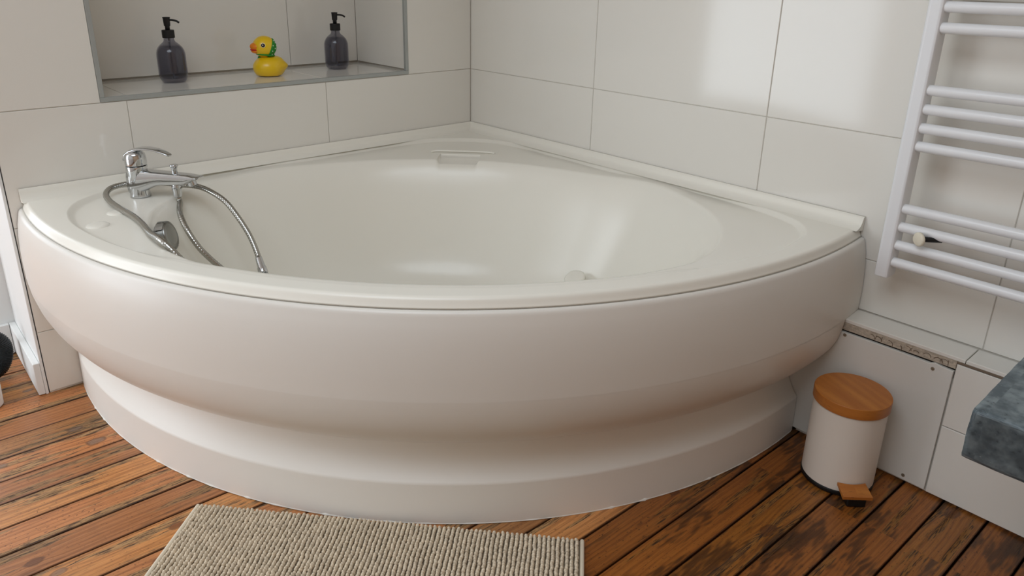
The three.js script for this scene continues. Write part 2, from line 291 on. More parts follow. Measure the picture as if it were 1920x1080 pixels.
// ---------------------------------------------------------------- corner bathtub
const CX = -0.15, CZ = 0.15, S0 = 0.95, q2 = Math.SQRT1_2;
const st = (s, t, y) => V((-s + t) * q2, y, (s + t) * q2);
function periodic(pts) {                       // (s,t) outline -> radius as a function of the angle round (S0, 0)
  const a = pts.map(([s, t]) => [Math.atan2(t, s - S0), Math.hypot(t, s - S0)]).sort((p, q) => p[0] - q[0]), n = a.length;
  return (phi) => {
    while (phi < a[0][0]) phi += Math.PI * 2; while (phi >= a[0][0] + Math.PI * 2) phi -= Math.PI * 2;
    let i = 0; while (i < n - 1 && a[i + 1][0] <= phi) i++;
    const g = (k) => { const m = ((k % n) + n) % n; return [a[m][0] + Math.floor(k / n) * Math.PI * 2, a[m][1]]; };
    const [x0, y0] = g(i - 1), [x1, y1] = g(i), [x2, y2] = g(i + 1), [x3, y3] = g(i + 2), u = (phi - x1) / (x2 - x1);
    const m1 = (y2 - y0) / (x2 - x0) * (x2 - x1), m2 = (y3 - y1) / (x3 - x1) * (x2 - x1);
    return (2 * u ** 3 - 3 * u * u + 1) * y1 + (u ** 3 - 2 * u * u + u) * m1 + (-2 * u ** 3 + 3 * u * u) * y2 + (u ** 3 - u * u) * m2;
  };
}
const arcS = (r, t) => 0.2121 + Math.sqrt(r * r - t * t);
const openPts = []; const ridgePts = [];
for (const t of [-0.44, -0.36, -0.28, -0.2, -0.1, 0, 0.1, 0.2, 0.28, 0.36, 0.44]) { openPts.push([arcS(1.28, t), t]); ridgePts.push([arcS(1.292, t), t]); }
openPts.push([1.39, 0.495], [1.352, 0.555], [1.282, 0.625], [1.19, 0.684], [1.11, 0.711], [1.04, 0.722], [0.965, 0.722], [0.895, 0.71], [0.834, 0.69], [0.72, 0.625], [0.6, 0.46], [0.52, 0.3], [0.475, 0.17], [0.46, 0.08], [0.457, 0], [0.46, -0.08], [0.472, -0.18], [0.528, -0.355], [0.603, -0.476], [0.699, -0.585], [0.82, -0.662], [0.92, -0.694], [1.01, -0.703], [1.079, -0.696], [1.142, -0.674], [1.21, -0.642], [1.267, -0.606], [1.325, -0.552], [1.368, -0.502]);
ridgePts.push([1.385, 0.54], [1.345, 0.62], [1.298, 0.70], [1.234, 0.792], [1.17, 0.852], [1.11, 0.893], [1.03, 0.904], [0.96, 0.875], [0.858, 0.802], [0.7, 0.65], [0.561, 0.495], [0.4, 0.34], [0.29, 0.23], [0.215, 0.13], [0.19, 0.05], [0.185, 0], [0.19, -0.05], [0.215, -0.13], [0.29, -0.23], [0.4, -0.34], [0.561, -0.495], [0.7, -0.65], [0.858, -0.802], [0.96, -0.877], [1.05, -0.895], [1.12, -0.876], [1.17, -0.845], [1.216, -0.805], [1.273, -0.735], [1.328, -0.652], [1.37, -0.573]);
const Ropen = periodic(openPts), Rridge = periodic(ridgePts);
const RA = 1.347, WG = 0.002;
function Rout(phi) {
  const c = Math.cos(phi), s = Math.sin(phi); let r = 9;
  const dx = (-c + s) * q2, dz = (c + s) * q2, p = st(S0, 0, 0);
  if (dx > 1e-6) r = Math.min(r, (-WG - p.x) / dx);
  if (dz < -1e-6) r = Math.min(r, (WG - p.z) / dz);
  const ex = S0 - 0.2121, b = ex * c, disc = b * b - (ex * ex - RA * RA); if (disc > 0) { const k = -b + Math.sqrt(disc); if (k > 0) r = Math.min(r, k); }
  return r;
}
const DY = 0.562;       // height of the deck
const bath = thing('bathtub', 'white quarter-round corner bathtub with a wide moulded rim and bulging front', 'bathtub');
{
  const phis = []; const N = 360;
  for (let i = 0; i < N; i++) phis.push(-Math.PI + i / N * Math.PI * 2);
  const cornerL = Math.atan2(-(0.002 + 1.497) * q2 * 1, 0);
  const addC = (x, z) => { const s = (-x + z) * q2, t = (x + z) * q2; phis.push(Math.atan2(t, s - S0)); };
  const ze = Math.sqrt(RA * RA - (WG - CZ) ** 2); addC(CX - ze, WG); addC(-WG, CZ + ze); addC(-WG, WG);
  for (let t = -0.084; t <= 0.0841; t += 0.004) phis.push(Math.atan2(t, 0.42 - S0));
  phis.sort((a, b) => a - b);
  const ph = phis.filter((p, i) => i === 0 || p - phis[i - 1] > 1e-4);
  const prof = [[0.001, 0.165], [0.2, 0.166], [0.4, 0.168], [0.52, 0.172], [0.6, 0.181], [0.655, 0.196], [0.70, 0.219], [0.74, 0.252], [0.775, 0.292], [0.81, 0.337], [0.845, 0.386], [0.878, 0.433], [0.91, 0.475], [0.938, 0.507], [0.96, 0.528]];
  const rows = [];
  const notch = (t) => 1 - sm(0.068, 0.080, Math.abs(t - 0.004));
  const R = ph.map((p) => {
    const ro = Ropen(p), c = Math.cos(p), s = Math.sin(p); let rn = ro + 0.002, k = 0;
    if (c < -0.7) { const rt = (S0 - 0.382) / -c; k = notch(rt * s); rn = Math.max(rn, rn + (rt - rn) * k); }
    const out = Rout(p), rg = Math.min(Math.max(Rridge(p), rn + 0.010), out - 0.024);
    const lift = 0.0088 * (1 - sm(0.012, 0.06, rg - rn));   // the step fades where the platform narrows
    return { c, s, ro, rn, k, out, rg, lift };
  });
  const ring = (f) => rows.push(R.map((o) => { const [r, y] = f(o); return st(S0 + r * o.c, r * o.s, y); }));
  for (const [f, y] of prof) ring((o) => [f * o.ro, y]);
  ring((o) => [o.ro - 0.010, 0.5400 - 0.006 * o.k + 1 * o.lift]);
  ring((o) => [o.ro - 0.005, 0.5462 - 0.010 * o.k + 1 * o.lift]);
  ring((o) => [o.ro - 0.0005, 0.5496 - 0.012 * o.k + 1 * o.lift]);
  ring((o) => [o.rn - 0.003 * o.k, 0.5500 - 0.0095 * o.k + 1 * o.lift]);
  ring((o) => [o.rn + 0.0015, 0.5506 + 1 * o.lift]);
  ring((o) => [o.rn + 0.004, 0.5510 + 1 * o.lift]);
  ring((o) => [(o.rn + o.rg) / 2, 0.5512 + 1 * o.lift]);
  ring((o) => [o.rg - 0.006, 0.5514 + 1 * o.lift]);
  ring((o) => [o.rg - 0.002, 0.5522 + 1 * o.lift]);
  ring((o) => [o.rg + 0.002, 0.5545 + 0.75 * o.lift]);
  ring((o) => [o.rg + 0.009, 0.5595 + 0.25 * o.lift]);
  ring((o) => [o.rg + 0.012, 0.5612 + 0.1 * o.lift]);
  ring((o) => [o.rg + 0.015, DY]);
  ring((o) => [o.out - 0.0110, DY]);
  ring((o) => [o.out - 0.0075, DY - 0.0004]);
  ring((o) => [o.out - 0.0045, DY - 0.0016]);
  ring((o) => [o.out - 0.0020, DY - 0.0036]);
  ring((o) => [o.out - 0.0004, DY - 0.0064]);
  ring((o) => [o.out + 0.0008, DY - 0.0090]);
  ring((o) => [o.out + 0.0022, DY - 0.0125]);
  ring((o) => [o.out + 0.0046, DY - 0.0180]);
  ring((o) => [o.out + 0.0075, DY - 0.0222]);
  ring((o) => [o.out - 0.012, DY - 0.0235]);
  const shell = grid(rows.map((r) => [...r].reverse()), true);
  // upstand along the two walls, mitred in the corner
  const up = [[0.040, 0.5612], [0.032, 0.5628], [0.024, 0.5655], [0.017, 0.570], [0.013, 0.576], [0.0105, 0.583], [0.008, 0.588], [0.005, 0.5905], [0.0015, 0.591], [0.0012, 0.555]];
  const runs = [];
  const nUp = 40, E = 1.4955;
  { const a = up.map(([d, y]) => { const r = []; for (let i = 0; i <= nUp; i++) { const k = i / nUp, x = -d + (-E + d) * k; const h = k > 0.985 ? 1 : 1; r.push(V(x, y * h, d)); } return r; }); runs.push(grid(a)); }
  { const a = up.map(([d, y]) => { const r = []; for (let i = 0; i <= nUp; i++) { const k = i / nUp, z = d + (E - d) * k; r.push(V(-d, y, z)); } return r.reverse(); }); runs.push(grid(a)); }
  { const cap = new THREE.Shape(); cap.moveTo(up[0][0], up[0][1]); for (const [d, y] of up.slice(1)) cap.lineTo(d, y); cap.closePath(); const g = new THREE.ShapeGeometry(cap); const g1 = g.clone(); g1.rotateY(-Math.PI / 2); g1.translate(-E, 0, 0); const g2 = g.clone(); g2.rotateY(Math.PI); g2.translate(0, 0, E); runs.push(g1, g2); }
  const bar = tube([st(0.362, -0.098, 0.5535), st(0.358, -0.085, 0.5552), st(0.355, 0, 0.5556), st(0.358, 0.098, 0.5552), st(0.363, 0.118, 0.5535)], 0.0035, 40, 8); runs.push(bar);
  part('shell', [shell, ...runs], M.tub, bath);
  // bulging front apron
  const ap = [[1.338, 0.5388], [1.3525, 0.5396], [1.3555, 0.5396], [1.3584, 0.5386], [1.3608, 0.5366], [1.3626, 0.5338], [1.3638, 0.5300], [1.3650, 0.525], [1.3672, 0.516], [1.3710, 0.500], [1.3750, 0.470], [1.3775, 0.435], [1.3785, 0.400], [1.378, 0.3565], [1.378, 0.3535], [1.3750, 0.326], [1.368, 0.296], [1.357, 0.269], [1.342, 0.246], [1.323, 0.2280], [1.301, 0.2145], [1.278, 0.2060], [1.254, 0.2020]];
  const rowsA = ap.map(([r, y]) => {
    const a0 = -Math.PI + Math.acos((0.0025 - CZ) / -r) , lim = y > 0.3545 ? 0.0025 : LD + 0.0035;
    const left = -Math.acos((0.0025 - CZ) / r), right = Math.asin((-lim - CX) / r), out = [];
    for (let i = 0; i <= 140; i++) { const p = left + (right - left) * i / 140; out.push(V(CX + r * Math.sin(p), y, CZ + r * Math.cos(p))); } return out;
  });
  part('apron', grid(rowsA.reverse()), M.apron, bath);
  // button caps on the tap deck, nozzle cap in the basin
  const cap = (p, r, h) => { const g = lathe([[0, h], [r * 0.6, h * 0.95], [r * 0.85, h * 0.7], [r, 0.0004], [r, -0.001]], 36); g.translate(p.x, p.y, p.z); return g; };
  part('button_cap', cap(V(-1.392, 0.5513, 0.308), 0.026, 0.0046), M.tub, bath); part('button_cap', cap(V(-1.328, 0.5513, 0.232), 0.024, 0.004), M.tub, bath);
  { const m = part('nozzle_cap', lathe([[0, 0.009], [0.018, 0.0085], [0.027, 0.0065], [0.031, 0.002], [0.031, -0.008], [0, -0.008]], 36), M.tub, bath, 'round white nozzle cap'); m.position.set(-0.268, 0.280, 0.815); m.quaternion.setFromUnitVectors(V(0, 1, 0), V(-0.42, 0.9, 0.02).normalize()); }
  // round ribbed chrome overflow knob on the end wall
  const kn = []; kn.push(lathe([[0, 0.016], [0.022, 0.0155], [0.027, 0.013], [0.029, 0.009]], 40)); 
  for (let i = 0; i < 9; i++) { const a = i / 9 * Math.PI * 2; const s = new THREE.CylinderGeometry(0.036, 0.039, 0.017, 10, 1, false, a + 0.04, Math.PI * 2 / 9 - 0.08); kn.push(s.translate(0, 0.003, 0)); }
  kn.push(lathe([[0.0335, -0.012], [0.0335, 0.0125], [0.026, 0.0135]], 40));
  const k = part('overflow_knob', kn, std([150, 150, 146], 0.28, 0.9), bath, 'round ribbed chrome overflow knob'); k.position.set(-1.268, 0.520, 0.395); k.quaternion.setFromUnitVectors(V(0, 1, 0), V(0.74, 0.28, 0.60).normalize());
}
// curved plinth
{
  const pl = thing('bath_plinth', 'low curved white plinth with a hollow moulding, carrying the corner bathtub on the floorboards', 'plinth');
  const pp = [[1.2545, 0.206], [1.2550, 0.192], [1.2575, 0.175], [1.2618, 0.158], [1.2680, 0.142], [1.2765, 0.126], [1.2850, 0.1135], [1.2925, 0.1055], [1.2945, 0.1015], [1.2945, 0.098], [1.2955, 0.05], [1.2965, 0.0005]];
  const rows = pp.map(([r, y]) => { const left = -Math.acos((0.0025 - CZ) / r), right = Math.asin((-LD - 0.002 - CX) / r), out = []; for (let i = 0; i <= 140; i++) { const p = left + (right - left) * i / 140; out.push(V(CX + r * Math.sin(p), y, CZ + r * Math.cos(p))); } return out; });
  part('moulding', grid(rows.reverse()), M.plinth, pl);
  seed = 31; const pts = []; const r = 1.2968; const l = -Math.acos((0.012 - CZ) / r), rt = Math.asin((-LD - 0.01 - CX) / r);
  const rw = []; for (let j = 0; j <= 6; j++) rw.push([]);
  for (let i = 0; i <= 240; i++) { const p = l + (rt - l) * i / 240, w = 0.0016 + 0.0022 * Math.max(0, nz(i * 0.21, 3, 1)) + (nz(i * 0.9, 1, 5) > 0.4 ? 0.002 : 0); for (let j = 0; j <= 6; j++) { const a = j / 6 * Math.PI / 2; rw[j].push(V(CX + (r - 0.0012 + Math.cos(a) * w) * Math.sin(p), 0.0003 + Math.sin(a) * w * 1.2, CZ + (r - 0.0012 + Math.cos(a) * w) * Math.cos(p))); } }
  part('caulk_bead', grid(rw), M.caulk, pl, 'uneven bead of white sealant');
}
// ---------------------------------------------------------------- bath mixer tap and shower hose
const TB = V(-1.238, 0.5512, 0.121), TA = -Math.atan2(0.768, 0.64);
{
  const t = thing('mixer_tap', 'chrome single-lever bath mixer tap with long spout on the tub rim', 'tap', TB.toArray(), TA);
  part('body', [lathe([[0, 0], [0.0255, 0], [0.0262, 0.006], [0.0245, 0.012], [0.0238, 0.03], [0.0255, 0.055], [0.0268, 0.072], [0.0268, 0.0845], [0.0256, 0.0855], [0, 0.0855]], 48)], M.chrome, t);
  const sec = []; const N = 26;
  for (let i = 0; i <= 18; i++) {
    const u = i / 18, x = -0.018 + u * 0.190, top = 0.078 - 0.010 * u - 0.004 * sm(0.85, 1, u), bot = 0.008 + 0.026 * sm(0.04, 0.48, u) + 0.007 * u + 0.016 * sm(0.80, 1, u), w = 0.050 - 0.012 * u;
    sec.push(superellipse(w, top - bot, N, 0.62).map(([a, b]) => V(x + (b > 0 ? 0.006 * u : 0), (top + bot) / 2 + b, a)));
  }
  part('spout', loft(sec), M.chrome, t);
  const lv = part('lever_cap', lathe([[0, 0.0867], [0.0260, 0.0867], [0.0270, 0.089], [0.0268, 0.106], [0.0254, 0.116], [0.020, 0.1225], [0.011, 0.1262], [0, 0.127]], 48), M.chrome, t);
  const ls = []; const path = [[-0.025, 0.100, 0.030, 0.010], [-0.019, 0.1145, 0.036, 0.011], [-0.004, 0.1245, 0.038, 0.010], [0.018, 0.1312, 0.036, 0.0075], [0.041, 0.1328, 0.032, 0.0065], [0.064, 0.1302, 0.029, 0.006], [0.084, 0.1245, 0.026, 0.006], [0.098, 0.1185, 0.022, 0.0055], [0.102, 0.1165, 0.013, 0.004]];
  path.forEach(([x, y, w, h], i) => { const a = path[Math.max(0, i - 1)], b = path[Math.min(path.length - 1, i + 1)], d = Math.atan2(b[1] - a[1], b[0] - a[0]); ls.push(superellipse(w, h, 20, 0.7).map(([p, q]) => V(x - q * Math.sin(d), y + q * Math.cos(d), p))); });
  part('lever', loft(ls), M.chrome, t);
  part('diverter_knob', lathe([[0, 0.062], [0.0074, 0.062], [0.0070, 0.082], [0.0088, 0.0875], [0.0108, 0.089], [0.0108, 0.092], [0.0090, 0.0935], [0, 0.0935]], 28).translate(0.108, 0, 0), M.chrome, t);
  part('hose_connector', lathe([[0, 0.055], [0.0115, 0.055], [0.0115, 0.036], [0.0130, 0.0355], [0.0130, 0.026], [0.0120, 0.0235], [0.0108, 0.008], [0.0094, 0.005], [0, 0.005]], 28).translate(0.108, 0, 0), M.chrome, t);
  const aer = lathe([[0, -0.006], [0.0105, -0.006], [0.0115, -0.004], [0.0115, 0.006], [0.0128, 0.0065], [0.0128, 0.016], [0, 0.016]], 28); aer.rotateZ(0.35); aer.translate(0.154, 0.044, 0); part('aerator', aer, M.chrome, t);
}
{
  const s = thing('shower_hose', 'silver flexible shower hose looped behind the tap and over the tub edge', 'shower hose');
  const c = Math.cos(TA), sn = -Math.sin(TA); const loc = (x, y, w) => V(TB.x + c * x - sn * w, TB.y + y, TB.z + sn * x + c * w);
  const pts = [loc(0.108, 0.004, 0), loc(0.112, -0.006, 0.002), V(-1.184, 0.5365, 0.250), V(-1.194, 0.528, 0.285), V(-1.196, 0.500, 0.330), V(-1.183, 0.460, 0.362), V(-1.163, 0.428, 0.382), V(-1.138, 0.395, 0.400), V(-1.09, 0.335, 0.42), V(-1.02, 0.255, 0.45), V(-0.98, 0.205, 0.52), V(-1.00, 0.188, 0.61), V(-1.07, 0.20, 0.655), V(-1.15, 0.27, 0.650), V(-1.225, 0.39, 0.620), V(-1.283, 0.50, 0.590), V(-1.318, 0.5585, 0.545), V(-1.324, 0.5625, 0.475), V(-1.316, 0.561, 0.39), V(-1.314, 0.5605, 0.315), V(-1.322, 0.562, 0.225), V(-1.326, 0.566, 0.160), V(-1.318, 0.571, 0.108), V(-1.296, 0.576, 0.080), V(-1.255, 0.578, 0.0735), V(-1.20, 0.580, 0.105), V(-1.150, 0.577, 0.160), V(-1.112, 0.5745, 0.209), V(-1.092, 0.563, 0.258), V(-1.077, 0.545, 0.292), V(-1.067, 0.518, 0.325), V(-1.056, 0.470, 0.374), V(-1.055, 0.433, 0.408), V(-1.057, 0.418, 0.423)];
  const curve = new THREE.CatmullRomCurve3(pts, false, 'centripetal');
  const seg = 900, fr = curve.computeFrenetFrames(seg), rows = [];
  for (let i = 0; i <= seg; i++) { const p = curve.getPointAt(i / seg), r = 0.0070 + ((i % 3) === 1 ? 0.0006 : 0); const row = []; for (let j = 0; j < 12; j++) { const a = -j / 12 * Math.PI * 2; row.push(p.clone().addScaledVector(fr.normals[i], Math.cos(a) * r).addScaledVector(fr.binormals[i], Math.sin(a) * r)); } rows.push(row); }
  part('hose', grid(rows, true), M.hose, s);
  const end = curve.getPointAt(1), d = curve.getTangentAt(1);
  const fer = lathe([[0, -0.006], [0.0082, -0.006], [0.0092, 0.0], [0.0105, 0.024], [0.0120, 0.026], [0.0125, 0.040], [0.0115, 0.044], [0, 0.044]], 28);
  const f = part('ferrule', fer, M.chrome, s); f.position.copy(end); f.quaternion.setFromUnitVectors(V(0, 1, 0), d);
  // hand shower lying down the basin wall
  const h = thing('hand_shower', 'chrome hand shower hanging in the basin from the hose end', 'hand shower', [0, 0, 0]);
  const hp = end.clone().addScaledVector(d, 0.0455);
  const hg = lathe([[0, 0], [0.0105, 0], [0.0115, 0.02], [0.0125, 0.06], [0.0118, 0.10], [0, 0.10]], 24); const hm = part('handle', hg, M.chrome, h); hm.position.copy(hp); hm.quaternion.setFromUnitVectors(V(0, 1, 0), V(d.x + 0.35, d.y, d.z + 0.55).normalize());
  const dir = V(d.x + 0.35, d.y, d.z + 0.55).normalize(); const he = hp.clone().addScaledVector(dir, 0.105);
  const hd = part('spray_head', lathe([[0, -0.012], [0.020, -0.011], [0.034, -0.003], [0.036, 0.004], [0.033, 0.009], [0, 0.010]], 32), M.chrome, h); hd.position.copy(he).add(V(0.02, 0.004, 0.03)); hd.quaternion.setFromUnitVectors(V(0, 1, 0), V(0.35, 0.85, 0.2).normalize());
}
// ---------------------------------------------------------------- things in the niche
const SILL = NY0 + 0.0025 + TD;
{
  const b = thing('soap_bottle', 'smoky glass soap bottle with black pump at the left end of the niche', 'soap bottle', [-1.006, SILL, -0.205], -0.72, 'smoky glass soap bottles in the niche');
  const R = 0.0415;
  const outer = [[0, 0.001], [0.030, 0.0005], [0.0335, 0.0025], [0.0375, 0.0085], [0.0405, 0.0165], [R, 0.026], [R, 0.078], [0.0408, 0.088], [0.0385, 0.0965], [0.0345, 0.104], [0.029, 0.1105], [0.0225, 0.116], [0.0175, 0.120], [0.0152, 0.1245], [0.0148, 0.134]];
  part('glass', lathe(outer, 56), M.glass, b);
  part('soap', lathe([[0, 0.012], [0.034, 0.013], [0.0375, 0.02], [0.0390, 0.03], [0.0390, 0.078], [0.0382, 0.087], [0.0358, 0.0955], [0.032, 0.1025], [0.027, 0.1085], [0, 0.1087]], 48), new THREE.MeshPhysicalMaterial({ color: lin(214, 214, 220), roughness: 0.15, transmission: 1, thickness: 0, ior: 1.33 }), b);
  part('dip_tube', lathe([[0, 0.012], [0.0028, 0.012], [0.0028, 0.13], [0, 0.13]], 12), std([150, 150, 152], 0.4), b);
  part('collar', lathe([[0, 0.1315], [0.0172, 0.1315], [0.0178, 0.133], [0.0178, 0.153], [0.0168, 0.1545], [0, 0.1545]], 40), M.black, b);
  const pump = [lathe([[0, 0.154], [0.0068, 0.154], [0.0068, 0.1645], [0.0085, 0.1655], [0.0092, 0.170], [0.0100, 0.187], [0.0108, 0.1895], [0.0108, 0.1915], [0, 0.192]], 28)];
  pump.push(tube([V(0.004, 0.1835, 0), V(0.018, 0.1830, 0), V(0.029, 0.1805, 0), V(0.0365, 0.176, 0)], 0.0030, 24, 10));
  part('pump', pump, M.black, b); 
  const c = b.clone(); c.name = numbered('soap_bottle'); scene.add(c); c.position.set(-0.442, SILL, -0.205); c.rotation.y = -0.25; c.userData = { label: 'smoky glass soap bottle with black pump standing right of the yellow duck', category: 'soap bottle', group: 'smoky glass soap bottles in the niche' };
  b.userData.label = 'smoky glass soap bottle with black pump left of the yellow duck';
}
{
  const d = thing('rubber_duck', 'yellow rubber duck with orange beak and green spotted bandana on the niche sill', 'toy duck', [-0.712, SILL, -0.170], Math.PI - 0.12);
  // local: +x is where the beak points
  const body = new THREE.SphereGeometry(1, 48, 32), bp = body.attributes.position;
  for (let i = 0; i < bp.count; i++) {
    let x = bp.getX(i), y = bp.getY(i), z = bp.getZ(i);
    const back = sm(0.2, 1, -x); y += back * 0.20 * sm(-0.4, 0.6, y); x *= 1 + 0.20 * back * Math.exp(-(((y - 0.12) / 0.3) ** 2)); const w = 1 - 0.28 * back;
    y = y < -0.62 ? -0.62 - (y + 0.62) * -0.22 : y;
    bp.setXYZ(i, x * 0.0515, (y + 0.70) * 0.0385, z * 0.0465 * w);
  }
  body.computeVertexNormals(); part('body', body, M.duck, d);
  const HX = 0.010, HY = 0.0935;
  const head = new THREE.SphereGeometry(0.0350, 40, 28); head.scale(1.06, 0.98, 0.98); head.translate(HX, HY, 0); part('head', head, M.duck, d);
  // beak: upper and lower lobes with a red mouth between
  const lobe = (sx, sy, sz, x, y) => { const g = new THREE.SphereGeometry(1, 28, 18); const p = g.attributes.position; for (let i = 0; i < p.count; i++) { const a = p.getX(i); p.setX(i, a * (1 - 0.12 * p.getZ(i) ** 2)); } g.scale(sx, sy, sz); g.translate(x, y, 0); g.computeVertexNormals(); return g; };
  const bk = part('beak', [lobe(0.0195, 0.0135, 0.0210, HX + 0.0265, HY + 0.0010), lobe(0.0165, 0.0068, 0.0165, HX + 0.0265, HY - 0.0135)], M.beak, d);
  part('mouth', lobe(0.0185, 0.0058, 0.0185, HX + 0.0272, HY - 0.0082), M.mouth, bk);
  for (const s of [1, -1]) {
    const n = V(0.34, 0.20, s * 0.92).normalize(), p = V(HX + n.x * 0.0366, HY + n.y * 0.0338, n.z * 0.0338);
    const e = part('eye', lathe([[0, 0.0022], [0.0045, 0.0017], [0.0072, -0.0004]], 24), M.eyeWhite, d); e.position.copy(p); e.quaternion.setFromUnitVectors(V(0, 1, 0), n);
    const pu = part('pupil', lathe([[0, 0.0034], [0.0040, 0.0027], [0.0060, 0.0010]], 24), M.eyeBlack, e); pu.position.set(0, 0, 0);
    const gl = part('glint', new THREE.SphereGeometry(0.0019, 12, 8), M.eyeWhite, e); gl.position.set(0.0006, 0.0034, 0.0006);
  }
  // bandana: a band of cloth over the back of the head, knotted under the chin
  const rows = []; const nb = V(-0.86, -0.30, 0), axis = nb.clone().normalize();
  const u = V(0, 0, 1), v = new THREE.Vector3().crossVectors(axis, u).normalize();
  for (let i = 0; i <= 12; i++) { const th = (1.22 - 1.22 * i / 12) , r = 0.0366 + 0.0005 * Math.sin(i * 1.3) + (i === 0 ? -0.0020 : 0); const row = []; for (let j = 0; j <= 48; j++) { const a = j / 48 * Math.PI * 2; const q = axis.clone().multiplyScalar(Math.cos(th)).addScaledVector(u, Math.sin(th) * Math.cos(a)).addScaledVector(v, Math.sin(th) * Math.sin(a)); row.push(V(HX + q.x * r * 1.04, HY + q.y * r * 0.99, q.z * r)); } rows.push(row.reverse()); }
  const cloth = [grid(rows)];
  const knot = new THREE.SphereGeometry(0.0055, 16, 12); knot.scale(1.1, 0.8, 1.2); knot.translate(HX + 0.017, HY - 0.0335, 0.004); cloth.push(knot);
  const chin = new THREE.TorusGeometry(0.0275, 0.0026, 8, 40); chin.rotateX(Math.PI / 2); chin.rotateZ(0.12); chin.translate(HX - 0.001, HY - 0.0250, 0); cloth.push(chin);
  for (const s of [1, -1]) { const tail = new THREE.ConeGeometry(0.0055, 0.014, 10); tail.scale(1, 1, 0.5); tail.rotateX(s * 0.9); tail.rotateZ(0.5); tail.translate(HX + 0.020, HY - 0.039, 0.004 + s * 0.007); cloth.push(tail); }
  const bd = part('bandana', cloth, M.bandana, d, 'green bandana with white dots');
  const dots = []; seed = 5;
  for (let i = 0; i < 26; i++) { const th = rr(0.2, 1.12), a = rr(0, Math.PI * 2), q = axis.clone().multiplyScalar(Math.cos(th)).addScaledVector(u, Math.sin(th) * Math.cos(a)).addScaledVector(v, Math.sin(th) * Math.sin(a)); const g = new THREE.SphereGeometry(0.0019, 10, 6); g.translate(HX + q.x * 0.0368 * 1.04, HY + q.y * 0.0368 * 0.99, q.z * 0.0368); dots.push(g); }
  part('dots', dots, M.dot, bd);
  d.rotation.y = Math.PI - 0.15;
}
// ---------------------------------------------------------------- towel radiator
{
  const r = thing('towel_radiator', 'white ladder towel radiator with round bars on the right wall', 'radiator', [-0.07, 0.49, 1.586]);
  const Y0 = 0.0, Y1 = 1.14;
  const post = (z) => { const s = new THREE.Shape(); const w = 0.0145, f = -0.020, b = 0.018, c = 0.006; s.moveTo(b, -w); s.lineTo(b, w); s.lineTo(f + c, w); s.quadraticCurveTo(f, w, f, w - c); s.lineTo(f, -w + c); s.quadraticCurveTo(f, -w, f + c, -w); s.closePath(); const g = new THREE.ExtrudeGeometry(s, { depth: Y1 - Y0, bevelEnabled: true, bevelThickness: 0.001, bevelSize: 0.001, bevelSegments: 1, curveSegments: 6 }); g.rotateX(-Math.PI / 2); g.scale(1, 1, -1); const q = toCreasedNormals(flip(g), 0.6); q.translate(0, Y0, z); return q; };
  part('post', post(0), M.rad, r); part('post', post(0.53), M.rad, r);
  const ys = [0.526, 0.567, 0.610, 0.652, 0.792, 0.831, 0.871, 0.911, 1.036, 1.077, 1.118, 1.159, 1.30, 1.34, 1.38, 1.42, 1.55, 1.59];
  for (const y of ys) { const g = cyl(0.0112, 0.0112, 0.53 - 0.028, 24); g.rotateX(Math.PI / 2); g.translate(-0.006, y - 0.49, 0.265); part('bar', g, M.rad, r); }
  for (const [y, z] of [[0.70, 0.08], [0.70, 0.45], [0.50, 0.08], [1.02, 0.08], [1.02, 0.45]]) { if (y === 0.5) continue; const g = cyl(0.008, 0.008, 0.064, 18); g.rotateZ(Math.PI / 2); g.translate(0.036, y - 0.03, z); part('bracket', g, M.rad, r); }
  const h = thing('radiator_hook', 'small round cream hook with black stem between the lower radiator bars', 'hook', [-0.094, 0.600, 1.657]);
  const dir = V(-0.78, -0.05, -0.45).normalize();
  const disc = lathe([[0, 0.005], [0.0125, 0.0042], [0.0155, 0.001], [0.0155, -0.003], [0.013, -0.004], [0, -0.004]], 32); const m = part('disc', disc, M.cream, h); m.position.set(-0.0055, -0.001, -0.006); m.quaternion.setFromUnitVectors(V(0, 1, 0), dir);
  const stem = tube([V(-0.002, 0, 0.0), V(0.006, 0.0005, 0.012), V(0.022, 0.001, 0.030)], 0.0058, 10, 14); part('stem', stem, M.black, h);
}
function flip(g) { const q = g.index ? g.toNonIndexed() : g; const p = q.attributes.position; for (let i = 0; i < p.count; i += 3) { const a = [p.getX(i + 1), p.getY(i + 1), p.getZ(i + 1)]; p.setXYZ(i + 1, p.getX(i + 2), p.getY(i + 2), p.getZ(i + 2)); p.setXYZ(i + 2, ...a); } return q; }
